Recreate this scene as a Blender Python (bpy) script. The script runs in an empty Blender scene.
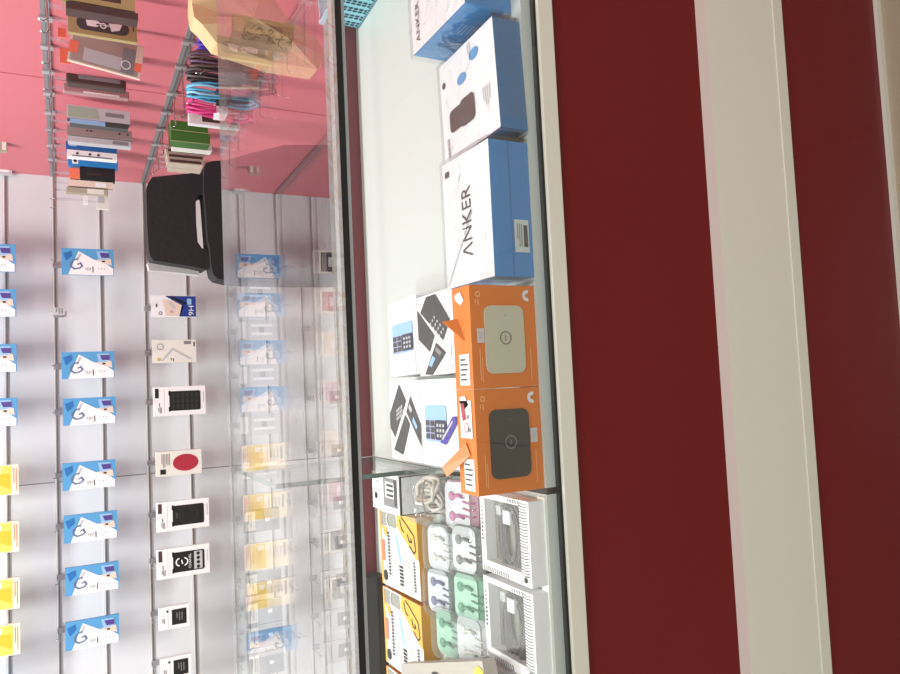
import bpy, math, random
from mathutils import Vector, Matrix
random.seed(4)
C = bpy.context.scene.collection
PI = math.pi
CAMZ = 1.05
# ---------- camera pose (metres; the photographer holds the phone sideways) ----------
F, PITCH, YAW, ROLL = 730.49, .486137, .069049, .013984
_F = Vector((math.sin(YAW)*math.cos(PITCH), math.cos(YAW)*math.cos(PITCH), -math.sin(PITCH)))
_R0 = Vector((math.cos(YAW), -math.sin(YAW), 0)); _U0 = _R0.cross(_F)
_R = math.cos(ROLL)*_R0 - math.sin(ROLL)*_U0
_U = math.sin(ROLL)*_R0 + math.cos(ROLL)*_U0
def ray(x, y): return _F + (-_U)*((x-450)/F) + _R*((337-y)/F)
def atY(x, y, Y):
    d = ray(x, y); return d*(Y/d.y) + Vector((0, 0, CAMZ))
def atZ(x, y, z):
    d = ray(x, y); return d*((z-CAMZ)/d.z) + Vector((0, 0, CAMZ))
def sideX(Y): return .765 + .0331*(2.8-Y)

# ---------- materials ----------
MATS = {}
def lin(c):
    c = c/255.0
    return c/12.92 if c <= .04045 else ((c+.055)/1.055)**2.4
def mat(name, rgb, rough=.5, metal=0, emit=0, bump=0, spec=.5, noise=0, nscale=8):
    if name in MATS: return MATS[name]
    m = bpy.data.materials.new(name); m.use_nodes = True; nt = m.node_tree
    b = nt.nodes['Principled BSDF']
    col = (lin(rgb[0]), lin(rgb[1]), lin(rgb[2]), 1)
    b.inputs['Base Color'].default_value = col
    b.inputs['Roughness'].default_value = rough; b.inputs['Metallic'].default_value = metal
    b.inputs['Specular IOR Level'].default_value = spec
    if emit:
        b.inputs['Emission Color'].default_value = col; b.inputs['Emission Strength'].default_value = emit
    if bump or noise:
        tc = nt.nodes.new('ShaderNodeTexCoord'); nz = nt.nodes.new('ShaderNodeTexNoise')
        nz.inputs['Scale'].default_value = nscale; nz.inputs['Detail'].default_value = 4
        nt.links.new(tc.outputs['Object'], nz.inputs['Vector'])
        if bump:
            bp = nt.nodes.new('ShaderNodeBump'); bp.inputs['Strength'].default_value = bump
            bp.inputs['Distance'].default_value = .004
            nt.links.new(nz.outputs['Fac'], bp.inputs['Height']); nt.links.new(bp.outputs['Normal'], b.inputs['Normal'])
        if noise:
            mx = nt.nodes.new('ShaderNodeMix'); mx.data_type = 'RGBA'; mx.inputs['A'].default_value = col
            mx.inputs['B'].default_value = (col[0]*(1-noise), col[1]*(1-noise), col[2]*(1-noise), 1)
            nt.links.new(nz.outputs['Fac'], mx.inputs['Factor']); nt.links.new(mx.outputs['Result'], b.inputs['Base Color'])
    MATS[name] = m; return m
def glass(name, tint=(1, 1, 1), rough=0.0, refl=1.0, bump=0, bscale=30, base=0.0):
    """clear sheet: see-through with a Fresnel reflection that is the same from either face"""
    if name in MATS: return MATS[name]
    m = bpy.data.materials.new(name); m.use_nodes = True; nt = m.node_tree; nt.nodes.clear()
    N = nt.nodes.new; L = nt.links.new
    out = N('ShaderNodeOutputMaterial'); mix = N('ShaderNodeMixShader')
    tr = N('ShaderNodeBsdfTransparent'); tr.inputs['Color'].default_value = (*tint, 1)
    gl = N('ShaderNodeBsdfGlossy'); gl.inputs['Roughness'].default_value = rough
    gl.inputs['Color'].default_value = (1, 1, 1, 1)
    geo = N('ShaderNodeNewGeometry'); ior = N('ShaderNodeMath'); ior.operation = 'MULTIPLY_ADD'
    ior.inputs[1].default_value = 1/1.5-1.5; ior.inputs[2].default_value = 1.5
    L(geo.outputs['Backfacing'], ior.inputs[0])
    fr = N('ShaderNodeFresnel'); L(ior.outputs[0], fr.inputs['IOR'])
    sc = N('ShaderNodeMath'); sc.operation = 'MULTIPLY_ADD'; sc.use_clamp = True
    sc.inputs[1].default_value = refl; sc.inputs[2].default_value = base
    L(fr.outputs[0], sc.inputs[0]); L(sc.outputs[0], mix.inputs['Fac'])
    if bump:
        tc = N('ShaderNodeTexCoord'); nz = N('ShaderNodeTexNoise'); nz.inputs['Scale'].default_value = bscale
        nz.inputs['Detail'].default_value = 3; nz.inputs['Distortion'].default_value = 1.5
        bp = N('ShaderNodeBump'); bp.inputs['Strength'].default_value = bump; bp.inputs['Distance'].default_value = .01
        L(tc.outputs['Object'], nz.inputs['Vector']); L(nz.outputs['Fac'], bp.inputs['Height'])
        L(bp.outputs['Normal'], gl.inputs['Normal']); L(bp.outputs['Normal'], fr.inputs['Normal'])
    L(tr.outputs[0], mix.inputs[1]); L(gl.outputs[0], mix.inputs[2]); L(mix.outputs[0], out.inputs[0])
    MATS[name] = m; return m

WALLW = mat('white wall panel', (216, 219, 223), .35, noise=.05, nscale=1.5)
PINK = mat('pink wall panel', (206, 112, 122), .45, noise=.08, nscale=1.2)
ALU = mat('brushed aluminium', (196, 194, 196), .3, .45)
ALUD = mat('aluminium slot', (112, 108, 111), .45, .3)
CHROME = mat('chrome wire', (190, 190, 192), .15, 1)
BURG = mat('burgundy gloss laminate', (110, 10, 19), .3, noise=.06, nscale=2, spec=.3)
CREAM = mat('cream laminate', (224, 222, 206), .35, noise=.03, nscale=2)
BOUNCE = mat('edging with red bounce', (204, 186, 176), .35)  # pale edging, its pink is the burgundy panel's reflected light put into the colour
FRAMEW = mat('cream frame profile', (218, 217, 200), .35)
BLACK = mat('black rubber', (14, 14, 13), .5)
GREENB = mat('glass edge green', (150, 172, 164), .12, spec=.8)
CASEW = mat('case white laminate', (200, 206, 202), .3)
BRIGHT = mat('highlight white', (244, 246, 238), .3)
WHITE = mat('white card', (238, 238, 240), .4)
OFFW = mat('off white card', (226, 224, 216), .45)
INK = mat('black ink', (24, 24, 26), .5)
DGREY = mat('dark grey print', (66, 66, 68), .4)
MGREY = mat('mid grey print', (130, 130, 134), .45)
LGREY = mat('light grey print', (190, 190, 194), .45)
BLUE = mat('sky blue card', (86, 156, 206), .38)
ABLUE = mat('bright blue card', (40, 136, 205), .35)
NBLUE = mat('navy blue print', (40, 62, 140), .4)
SBLUE = mat('pale blue print', (150, 190, 228), .4)
PURP = mat('purple print', (84, 66, 140), .4)
PEACH = mat('peach print', (226, 206, 190), .5)
YEL = mat('yellow card', (234, 206, 96), .45)
DYEL = mat('deep yellow print', (224, 186, 52), .45)
CRM = mat('cream card', (240, 232, 208), .45)
RED = mat('red print', (170, 44, 62), .45)
SALM = mat('salmon print', (238, 122, 92), .45)
ORNG = mat('orange card', (218, 116, 28), .4)
LORNG = mat('pale orange print', (240, 178, 120), .45)
AMBER = mat('amber card', (236, 178, 66), .42)
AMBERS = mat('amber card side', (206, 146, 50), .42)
GREEN = mat('green print', (64, 116, 44), .5)
MINT = mat('mint print', (176, 220, 196), .5)
TEAL = mat('teal cable', (70, 160, 196), .5)
HOT = mat('pink cable', (214, 60, 130), .5)
VIOLET = mat('violet cable', (84, 62, 190), .6)
BROWN = mat('brown print', (74, 54, 50), .5)
OLIVE = mat('khaki card', (170, 152, 106), .5)
KRAFT = mat('kraft paper', (212, 178, 134), .8, bump=.6, nscale=14, noise=.1)
CHAIRB = mat('black chair fabric', (34, 33, 36), .75, bump=.2, nscale=60)
CHAIRP = mat('pale chair shell', (190, 188, 188), .5)
TILE = mat('beige floor tile', (176, 162, 138), .3, noise=.12, nscale=3)
GROUT = mat('grout', (112, 98, 80), .8)
CLEAR = glass('clear glass', (.965, .98, .972))
WINDOW = glass('clear window film', (.97, .975, .975), .08, .8, .1, 20, .02)
FILM = glass('clear film', (.96, .965, .97), .1, .8, .6, 26, .035)
BLISTER = glass('clear blister', (.95, .96, .96), .06, 1.0, .10, 30, .12)
EDGE = glass('glass edge', (.80, .86, .83), .25, .8, 0, 30, .25)
EDGEF = glass('polished glass edge', (.94, .96, .95), .25, 1.0, .3, 60, .5)

# ---------- mesh builder ----------
TXT = {}
def textmesh(s):
    if s in TXT: return TXT[s]
    cu = bpy.data.curves.new('t', 'FONT'); cu.body = s; cu.align_x = 'CENTER'; cu.align_y = 'CENTER'
    cu.size = 1; cu.resolution_u = 2
    o = bpy.data.objects.new('t', cu); C.objects.link(o)
    dg = bpy.context.evaluated_depsgraph_get(); dg.update()
    me = bpy.data.meshes.new_from_object(o.evaluated_get(dg))
    vs = [v.co.copy() for v in me.vertices]; fs = [list(p.vertices) for p in me.polygons]
    w = max(v.x for v in vs)-min(v.x for v in vs); h = max(v.y for v in vs)-min(v.y for v in vs)
    cx = (max(v.x for v in vs)+min(v.x for v in vs))/2; cy = (max(v.y for v in vs)+min(v.y for v in vs))/2
    vs = [Vector(((v.x-cx)/w, (v.y-cy)/h)) for v in vs]
    bpy.data.objects.remove(o); bpy.data.curves.remove(cu); bpy.data.meshes.remove(me)
    TXT[s] = (vs, fs); return TXT[s]
class Face:
    """printable face: O + a*A + b*B; a runs towards the foot of the face, b to its left"""
    def __init__(s, mb, O, A, B, N): s.mb, s.O, s.A, s.B, s.N = mb, Vector(O), Vector(A), Vector(B), Vector(N)
    def P(s, a, b, l): return s.O + s.A*a + s.B*b + s.N*(.0004*l)
    def poly(s, pts, m, l=1):
        s.mb.face([s.P(a, b, l) for a, b in pts], m); return s
    def rect(s, a0, b0, a1, b1, m, l=1): return s.poly([(a0, b0), (a1, b0), (a1, b1), (a0, b1)], m, l)
    def rr(s, a0, b0, a1, b1, r, m, l=1, n=5):
        ra = r/s.A.length; rb = r/s.B.length; pts = []
        for cx, cy, t0 in ((a1-ra, b1-rb, 0), (a0+ra, b1-rb, 90), (a0+ra, b0+rb, 180), (a1-ra, b0+rb, 270)):
            for i in range(n+1):
                t = math.radians(t0+90*i/n); pts.append((cx+ra*math.cos(t), cy+rb*math.sin(t)))
        return s.poly(pts, m, l)
    def disc(s, a, b, r, m, l=1, n=18, k=1):
        ra = r/s.A.length; rb = r/s.B.length
        return s.poly([(a+ra*k*math.cos(2*PI*i/n), b+rb*math.sin(2*PI*i/n)) for i in range(n)], m, l)
    def ring(s, a, b, r, w, m, l=1, n=20, a0=0, a1=360):
        ra = 1/s.A.length; rb = 1/s.B.length
        for i in range(n):
            t = [math.radians(a0+(a1-a0)*j/n) for j in (i, i+1)]
            s.poly([(a+ra*r*math.cos(t[0]), b+rb*r*math.sin(t[0])), (a+ra*r*math.cos(t[1]), b+rb*r*math.sin(t[1])),
                    (a+ra*(r-w)*math.cos(t[1]), b+rb*(r-w)*math.sin(t[1])), (a+ra*(r-w)*math.cos(t[0]), b+rb*(r-w)*math.sin(t[0]))], m, l)
        return s
    def text(s, t, a, b, w, h, ang, m, l=2):
        """ang: 0 = reads towards the right of an upright viewer, 90 = reads downwards, 180 = upside down; w,h metres"""
        vs, fs = textmesh(t); r = -s.B.normalized(); u = -s.A.normalized(); c, si = math.cos(math.radians(-ang)), math.sin(math.radians(-ang))
        o = s.P(a, b, l)
        for f in fs:
            s.mb.face([o + r*(vs[i].x*w*c-vs[i].y*h*si) + u*(vs[i].x*w*si+vs[i].y*h*c) for i in f], m)
        return s
    def lines(s, a0, b0, a1, b1, n, m, l=2, th=.35, along='b', seed=1):
        """rows of small print"""
        R = random.Random(seed)
        for i in range(n):
            if along == 'b':
                a = a0+(a1-a0)*(i+.3)/n; s.rect(a, b0, a+(a1-a0)/n*th, b0+(b1-b0)*R.uniform(.6, 1), m, l)
            else:
                b = b0+(b1-b0)*(i+.3)/n; s.rect(a0, b, a0+(a1-a0)*R.uniform(.6, 1), b+(b1-b0)/n*th, m, l)
        return s
class MB:
    def __init__(s): s.v, s.f, s.mi, s.ms, s.sm = [], [], [], [], []
    def _m(s, m):
        if m not in s.ms: s.ms.append(m)
        return s.ms.index(m)
    def face(s, pts, m, smooth=False):
        n = len(s.v); s.v += [tuple(p) for p in pts]; s.f.append(list(range(n, n+len(pts)))); s.mi.append(s._m(m)); s.sm.append(smooth)
    def mesh(s, vs, fs, m, smooth=False):
        n = len(s.v); s.v += [tuple(p) for p in vs]; k = s._m(m)
        for f in fs: s.f.append([n+i for i in f]); s.mi.append(k); s.sm.append(smooth)
    def box(s, x0, y0, z0, x1, y1, z1, m, sides=None):
        vs = [(x, y, z) for z in (z0, z1) for y in (y0, y1) for x in (x0, x1)]
        fs = [('bottom', [0, 2, 3, 1]), ('top', [4, 5, 7, 6]), ('front', [0, 1, 5, 4]), ('back', [2, 6, 7, 3]), ('left', [0, 4, 6, 2]), ('right', [1, 3, 7, 5])]
        n = len(s.v); s.v += vs
        for nm, f in fs:
            s.f.append([n+i for i in f]); s.mi.append(s._m((sides or {}).get(nm, m))); s.sm.append(False)
        return s
    def front(s, x0, z0, x1, z1, y): return Face(s, (x1, y, z1), (0, 0, z0-z1), (x0-x1, 0, 0), (0, -1, 0))
    def topf(s, x0, y0, x1, y1, z): return Face(s, (x1, y1, z), (0, y0-y1, 0), (x0-x1, 0, 0), (0, 0, 1))
    def prism(s, pts, d, m, side=None):
        """closed 3-D outline extruded along vector d"""
        d = Vector(d); a = [Vector(p) for p in pts]; n = len(a)
        s.face(a[::-1], m); s.face([p+d for p in a], m)
        for i in range(n):
            j = (i+1) % n; s.face([a[i], a[j], a[j]+d, a[i]+d], side or m)
        return s
    def tube(s, pts, r, m, n=6, closed=False):
        pts = [Vector(p) for p in pts]; rings = []; N = len(pts)
        for i, p in enumerate(pts):
            t = (pts[(i+1) % N] - pts[i-1]) if closed else (pts[min(i+1, N-1)] - pts[max(i-1, 0)])
            t.normalize(); u = t.cross(Vector((0, 0, 1)))
            if u.length < .05: u = t.cross(Vector((0, 1, 0)))
            u.normalize(); w = t.cross(u)
            rings.append([p + (u*math.cos(2*PI*k/n) + w*math.sin(2*PI*k/n))*r for k in range(n)])
        vs = [q for ring in rings for q in ring]; fs = []
        for i in range(N if closed else N-1):
            for k in range(n):
                a = i*n+k; b = i*n+(k+1) % n; c = ((i+1) % N)*n+(k+1) % n; d = ((i+1) % N)*n+k
                fs.append([a, b, c, d])
        if not closed: fs += [list(range(n))[::-1], [(N-1)*n+k for k in range(n)]]
        s.mesh(vs, fs, m, True); return s
    def rbox(s, x0, y0, z0, x1, y1, z1, r, m, axis='z', n=5, side=None):
        """box with rounded corners seen along axis"""
        pts = []
        a0, b0, a1, b1 = (x0, y0, x1, y1) if axis == 'z' else (x0, z0, x1, z1)
        for cx, cy, t0 in ((a1-r, b1-r, 0), (a0+r, b1-r, 90), (a0+r, b0+r, 180), (a1-r, b0+r, 270)):
            for i in range(n+1):
                t = math.radians(t0+90*i/n); pts.append((cx+r*math.cos(t), cy+r*math.sin(t)))
        if axis == 'z': s.prism([(p[0], p[1], z0) for p in pts], (0, 0, z1-z0), m, side)
        else: s.prism([(p[0], y1, p[1]) for p in pts], (0, y0-y1, 0), m, side)
        return s
    def build(s, name, parent=None, loc=None, rz=0, bevel=0, sub=0, fix=True):
        me = bpy.data.meshes.new(name); me.from_pydata(s.v, [], s.f)
        for m in s.ms: me.materials.append(m)
        for p, k, q in zip(me.polygons, s.mi, s.sm): p.material_index = k; p.use_smooth = q
        me.update()
        o = bpy.data.objects.new(name, me); C.objects.link(o)
        if parent: o.parent = parent
        if loc is not None: o.location = loc
        o.rotation_euler.z = rz
        if bevel:
            b = o.modifiers.new('b', 'BEVEL'); b.width = bevel; b.segments = 3; b.limit_method = 'ANGLE'
        if sub:
            q = o.modifiers.new('s', 'SUBSURF'); q.levels = sub; q.render_levels = sub
        return o
def tag(o, label=None, cat=None, group=None, kind=None):
    if label: o['label'] = label
    if cat: o['category'] = cat
    if group: o['group'] = group
    if kind: o['kind'] = kind
    return o
def empty(name, loc, rz=0):
    o = bpy.data.objects.new(name, None); C.objects.link(o); o.location = loc; o.rotation_euler.z = rz
    o.empty_display_size = .02; return o
def dup(o, loc, label, rz=None, group=None):
    c = o.copy(); C.objects.link(c); c.location = loc
    if rz is not None: c.rotation_euler.z = rz
    c['label'] = label
    if group: c['group'] = group
    for ch in list(o.children):
        d = ch.copy(); C.objects.link(d); d.parent = c
        for g in ch.children:
            e = g.copy(); C.objects.link(e); e.parent = d
    return c
def struct(name, mb, **k): return tag(mb.build(name, **k), kind='structure')

# ================= SETTING =================
ZF = -.032
b = MB(); b.box(-3, -1.5, ZF-.05, 3, 3, ZF, TILE)
t_ = b.topf(-3, -1.5, 3, 3, ZF)
for gx in (-1.98, -1.38, -.78, -.18, atZ(896, 121, ZF).x, 1.02, 1.62, 2.22): b.box(gx-.002, -1.5, ZF, gx+.002, .6, ZF+.0004, GROUT)
for gy in (-1.3, -.7, -.1, .5): b.box(-3, gy-.002, ZF, 3, gy+.002, ZF+.0004, GROUT)
struct('floor', b)
b = MB(); b.box(-3, 2.8, ZF, .765, 2.9, 2.7, WALLW); struct('wall_back', b)
b = MB()
p0 = Vector((sideX(2.9), 2.9, ZF)); p1 = Vector((sideX(.2), .2, ZF))
b.prism([p1, p1+Vector((.1, 0, 0)), p0+Vector((.1, 0, 0)), p0], (0, 0, 2.7-ZF), PINK); struct('wall_right', b)
RZ = {k: 1.05-2.8*(-.0096+.0508*k) for k in range(-7, 8)}
n = 0
for k in RZ:
    n += 1; z = RZ[k]; b = MB()
    b.box(-3, 2.7965, z-.0062, .764, 2.8, z+.0062, ALU)
    b.box(-3, 2.7960, z-.0052, .764, 2.7966, z-.0012, ALUD)
    b.box(-3, 2.7955, z+.0015, .764, 2.7966, z+.0045, BRIGHT)  # white stripe painted in as the rail's bright highlight line
    struct('trim_%d' % n, b)
for k in (-4, -2, 0, 2, 4):
    if k == 4: continue
    n += 1; z = RZ[k]; b = MB(); x0, x1 = sideX(2.79), sideX(.7)
    for (h0, h1, t, m) in ((-.0085, .0085, .004, mat('side rail grey', (146, 144, 146), .4, .4)), (-.005, .000, .0046, mat('side rail slot', (96, 92, 94), .5))):
        b.prism([(x0-t, 2.79, z+h0), (x1-t, .7, z+h0), (x1, .7, z+h0), (x0, 2.79, z+h0)], (0, 0, h1-h0), m)
    struct('trim_%d' % n, b)
for (px, py) in ((80, 480), (80, -180)):
    if py < 0: continue
    n += 1; x = atY(px, py, 2.8).x; b = MB(); b.box(x-.0012, 2.7985, ZF, x+.0012, 2.8, 2.7, MGREY); struct('trim_%d' % n, b)
# pink wall board joint
n += 1; b = MB(); x = sideX(2.0)
b.prism([(x-.001, 2.0, ZF), (x-.001, 2.002, ZF), (x+.001, 2.002, ZF), (x+.001, 2.0, ZF)], (0, 0, 2.7-ZF), mat('pink joint', (170, 80, 88), .6)); struct('trim_%d' % n, b)

# ================= COUNTER =================
XL, XR, XJ = -1.3, .80, -.118
cnt = tag(empty('display_counter', (0, .63, ZF)), 'long glass topped display counter with burgundy and cream striped front', 'display counter')
Oc = Vector((0, .63, ZF))
def cpart(name, mb, **k):
    mb.v = [tuple(Vector(p)-Oc) for p in mb.v]; return mb.build(name, parent=cnt, **k)
YF, YB = .63, 1.118
b = MB(); b.box(XL, YF-.006, .8245, XR, YB+.004, .836, EDGE, {'top': CLEAR, 'bottom': CLEAR, 'front': EDGEF, 'back': EDGE}); cpart('top_glass', b)['label'] = 'thick clear glass worktop with green edge'
b = MB(); b.box(XL, YF-.004, .8175, XR, YF+.004, .8243, BLACK); cpart('gasket', b)
b = MB(); b.box(XL, YF-.003, .598, XR, YF+.002, .8173, CLEAR, {'top': GREENB}); cpart('front_glass', b)
b = MB(); b.box(XL, YF+.0045, .816, XR, YF+.015, .824, ALU); b.box(XL, YF+.0025, .8120, XR, YF+.0045, .8172, ALU); cpart('top_rail', b)
b = MB(); b.box(XL, YF-.004, .5955, XR, YF+.003, .5979, BLACK); cpart('gasket', b)
for x0, x1 in ((XL, XJ-.0035), (XJ+.0035, XR)):
    b = MB(); b.box(x0, YF+.003, .598, x1, YB, .61, CASEW); cpart('case_floor', b)
    b = MB(); b.box(x0, YB, .56, x1, YB+.006, .648, BURG); cpart('back_lip', b)
b = MB(); b.box(XJ-.0035, YF+.003, .590, XJ+.0035, YB, .6097, BLACK); cpart('case_joint', b)
b = MB(); b.box(XL, YF+.003, .6101, XJ-.006, YF+.016, .6135, BRIGHT); b.box(XL, YF+.020, .6101, XJ-.02, YF+.0212, .6104, DGREY); cpart('glare_and_groove', b)  # white bar stands for light striking the floor; dark bar is a groove
b = MB(); b.box(XJ-.003, .90, .6105, XJ+.003, 1.112, .8235, mat('dark glass edge', (84, 104, 98), .15), {'left': CLEAR, 'right': CLEAR}); cpart('glass_partition', b)
b = MB(); b.box(XL, YF-.008, .5757, XR, YF+.02, .5955, FRAMEW); cpart('frame_strip', b, bevel=.001)
b = MB(); b.box(XL, YF, .345, XR, YF+.02, .5757, BURG); cpart('front_panel', b)['label'] = 'upper burgundy front panel'
b = MB(); b.prism([(XL, YF, .350), (XL, YF-.007, .340), (XL, YF+.01, .340), (XL, YF+.01, .350)], (XR-XL, 0, 0), BOUNCE); cpart('moulding', b)
b = MB(); b.box(XL, YF-.007, .2144, XR, YF+.01, .340, CREAM); cpart('front_panel', b)['label'] = 'cream middle front panel'
b = MB(); b.box(XL, YF-.0085, .1967, XR, YF+.01, .2144, FRAMEW); cpart('moulding', b)
b = MB(); b.box(XL, YF, -.0227, XR, YF+.02, .1967, BURG); cpart('front_panel', b)['label'] = 'lower burgundy front panel'
b = MB(); b.box(XL, YF-.006, ZF, XR, YF+.02, -.0227, FRAMEW); cpart('plinth', b)
b = MB(); b.box(XL, YB-.02, ZF, XR, YB, .56, BURG); b.box(XL, YF+.02, .585, XR, YB-.02, .5975, CREAM); cpart('carcass', b)
for x in (XL, XR-.006):
    b = MB(); b.box(x, YF+.005, .6105, x+.006, YB, .8235, CLEAR); cpart('end_glass', b)
# slim LED strip stuck under the glass in the left-hand case
LED = mat('led strip', (250, 255, 240), .5, emit=11)
b = MB(); b.box(XL, YF+.0055, .8135, XJ-.01, YF+.0125, .8158, LED); cpart('led_strip', b)
b = MB(); b.box(XJ+.01, YF+.0055, .8135, XR, YF+.0125, .8158, mat('added fill strip', (250, 255, 248), .5, emit=.8)); cpart('led_strip', b)  # dim hidden glow added to lighten the right-hand case

# black box lying against the back of the left-hand case
b = MB(); b.box(-.62, 1.085, 0, -.298, 1.112, .036, mat('matt black', (30, 31, 30), .5))
b.box(-.62, 1.0835, 0, -.298, 1.085, .012, BLACK)
o = b.build('flat_box', loc=(0, 0, .6102)); tag(o, 'long low black box lying along the back of the display case', 'box')

# ================= BACK WALL: HOOKS AND CARDS =================
def mk_hook(length=.11, tagm=None):
    b = MB(); b.box(-.009, -.005, -.024, .009, 0, .004, ALU, {'front': mat('clip grey', (160, 158, 162), .35, .3)})
    b.tube([(0, -.004, .002), (0, -length*.5, .001), (0, -length+.01, 0), (0, -length, .008)], .0016, CHROME)
    return b
HOOK = None
ORD = ['topmost', 'second', 'third', 'fourth', 'fifth', 'sixth', 'seventh', 'eighth', 'ninth', 'tenth']
def hook_at(X, z, label, group, length=.11):
    global HOOK
    p = (X, 2.7966, z)
    if HOOK is None:
        HOOK = mk_hook().build('display_hook', loc=p); tag(HOOK, label, 'hook', group); return HOOK
    return dup(HOOK, p, label, group=group)

def card_base(w, h, t, m, sides=None):
    """origin: back of the card, centre of its top edge hole"""
    b = MB(); b.box(-w/2, -t, -h, w/2, 0, 0, m, sides); return b, b.front(-w/2, -h, w/2, 0, -t)
def blue_card():
    b, f = card_base(.088, .157, .014, BLUE)
    # portrait box: a 0..1 downwards, b 0..1 to the left
    f.poly([(.12, 1.0), (.32, .10), (.62, .42), (.80, .5), (.985, .74), (.985, 1.0)], WHITE)
    f.poly([(.66, .08), (.9, .08), (.92, .34), (.84, .42), (.70, .42)], SBLUE, 2)
    f.poly([(.72, .14), (.9, .14), (.91, .33), (.76, .33)], PURP, 3)
    f.poly([(.62, .42), (.94, .36), (.96, .62), (.80, .55)], PEACH, 2)
    f.poly([(.76, .44), (.83, .44), (.82, .5), (.77, .5)], INK, 3)
    f.text('G', .26, .62, .036, .036, 60, mat('slate letter', (96, 116, 150), .4), 3)
    f.poly([(.33, .2), (.38, .2), (.3, .5), (.27, .42)], LGREY, 2)
    f.lines(.44, .72, .56, .86, 4, MGREY, 2); f.rect(.58, .68, .6, .9, DGREY, 2)
    f.lines(.68, .72, .84, .8, 3, LGREY, 2)
    f.poly([(.03, .2), (.18, .1), (.2, .3), (.08, .5)], mat('deep blue print', (44, 110, 176), .4), 2)
    return b
def yellow_card():
    b, f = card_base(.094, .157, .014, CRM)
    f.rect(.52, .03, .88, .97, YEL); f.poly([(.6, .3), (.85, .3), (.85, .8), (.6, .6)], DYEL, 2)
    f.lines(.9, .1, .98, .9, 2, SALM, 2); f.lines(.12, .2, .45, .7, 4, LGREY, 2); f.rect(.05, .1, .1, .6, MGREY, 2)
    f.poly([(.56, .1), (.7, .1), (.68, .3), (.58, .25)], WHITE, 2)
    return b
def case_card(kind):
    b, f = card_base(.100, .172, .016, WHITE)
    f.rect(.03, .05, .10, .42 if kind == 2 else .38, BROWN if kind != 0 else INK)
    f.lines(.08, .7, .16, .92, 3, DGREY, 2); f.rect(.1, .55, .12, .68, MGREY); f.lines(.94, .2, .98, .8, 1, LGREY, 2)
    f.rect(.20, .1, .207, .9, LGREY)
    f.rr(.30, .16, .90, .84, .006, INK, 2)
    f.rect(.285, .14, .32, .3, INK, 2); f.rect(.285, .7, .32, .86, INK, 2)
    if kind == 0:
        for i in range(6):
            for j in range(3): f.rect(.35+i*.09, .22+j*.2, .40+i*.09, .38+j*.2, mat('charcoal print', (48, 50, 52), .4), 3)
    if kind == 1:
        f.ring(.6, .5, .030, .0012, DGREY, 3); f.ring(.6, .5, .020, .001, mat('charcoal print', (48, 50, 52), .4), 3); f.rect(.36, .4, .4, .6, DGREY, 3)
    if kind == 2:
        f.ring(.43, .5, .0145, .0042, WHITE, 3, a0=98, a1=262); f.ring(.505, .5, .0145, .0042, WHITE, 4, a0=-82, a1=82); f.poly([(.45, .44), (.47, .42), (.49, .56), (.47, .58)], WHITE, 4)
        f.text('CHANEL', .62, .5, .05, .008, 0, WHITE, 3)
        f.rect(.70, .2, .86, .8, LGREY, 3)
        for i in range(4): f.disc(.78, .28+.15*i, .006, INK, 4, 8)
    return b
def nineh_card():
    b, f = card_base(.076, .148, .010, WHITE, {'right': NBLUE})
    f.poly([(.3, .02), (1, .02), (1, .98), (.62, .98), (.68, .45)], NBLUE)
    f.poly([(.36, .02), (.46, .02), (.82, .36), (.74, .42)], INK, 2)
    f.poly([(.25, .2), (.5, .2), (.72, .5), (.64, .95), (.32, .95)], PEACH, 1)
    f.disc(.45, .75, .006, mat('dusty pink', (206, 160, 170), .5), 3, 10); f.poly([(.36, .3), (.44, .3), (.56, .6), (.48, .6)], LGREY, 2)
    f.rect(.8, .14, .9, .42, SBLUE, 2); f.text('9H', .89, .7, .034, .018, 0, WHITE, 3)
    f.ring(.2, .82, .006, .002, INK, 2); f.rect(.1, .4, .13, .55, DGREY, 2)
    return b
def cable_card():
    b, f = card_base(.080, .145, .010, OFFW)
    f.ring(.18, .3, .011, .002, MGREY, 2); f.disc(.15, .85, .006, mat('gold print', (196, 176, 96), .5), 2, 10)
    f.poly([(.2, .9), (.45, .35), (.9, .85), (.87, .9), (.46, .45), (.24, .92)], LGREY, 2)
    f.rect(.72, .06, .88, .2, MGREY, 2); f.lines(.4, .8, .5, .95, 2, DGREY, 2); f.rect(.94, .1, .97, .3, DGREY, 2)
    return b
def red_card():
    b, f = card_base(.084, .148, .026, OFFW)
    f.disc(.64, .5, .029, RED, 2, 28, k=1.45)
    f.lines(.1, .1, .3, .7, 6, MGREY, 2); f.rect(.08, .72, .2, .92, INK, 2)
    return b
def small_card(k=0):
    b, f = card_base(.075, .098, .020, WHITE)
    f.rect(.42, .16, .9, .84, INK, 2); f.lines(.55, .3, .8, .7, 3, MGREY, 3)
    f.disc(.28, .2, .004, DGREY, 2, 8); f.rect(.3, .05, .31, .95, LGREY); f.lines(.1, .5, .2, .75, 2, DGREY, 2)
    return b
def pouch_card(tint=MGREY):
    b, f = card_base(.08, .13, .012, tint if tint is MGREY else LGREY)
    f.rect(.05, .08, .32, .92, OFFW if tint is MGREY else LGREY); f.rect(.42, .2, .92, .8, mat('pouch grey', (120, 122, 126), .4), 2); f.rect(.6, .42, .72, .58, WHITE, 3); f.lines(.1, .2, .25, .8, 2, MGREY, 2)
    return b
def cordwhite_card():
    b, f = card_base(.075, .14, .008, LGREY)
    f.rect(.02, .1, .2, .9, WHITE); f.rect(.35, .2, .9, .34, WHITE, 2); f.rect(.35, .62, .9, .76, WHITE, 2); f.rect(.55, .34, .68, .62, MGREY, 2)
    return b
def pink_card(m):
    b, f = card_base(.09, .15, .012, OFFW)
    f.rect(.1, .08, .8, .92, m); f.rect(.3, .3, .6, .7, WHITE, 2); f.lines(.84, .1, .96, .9, 2, MGREY, 2); return b

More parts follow.
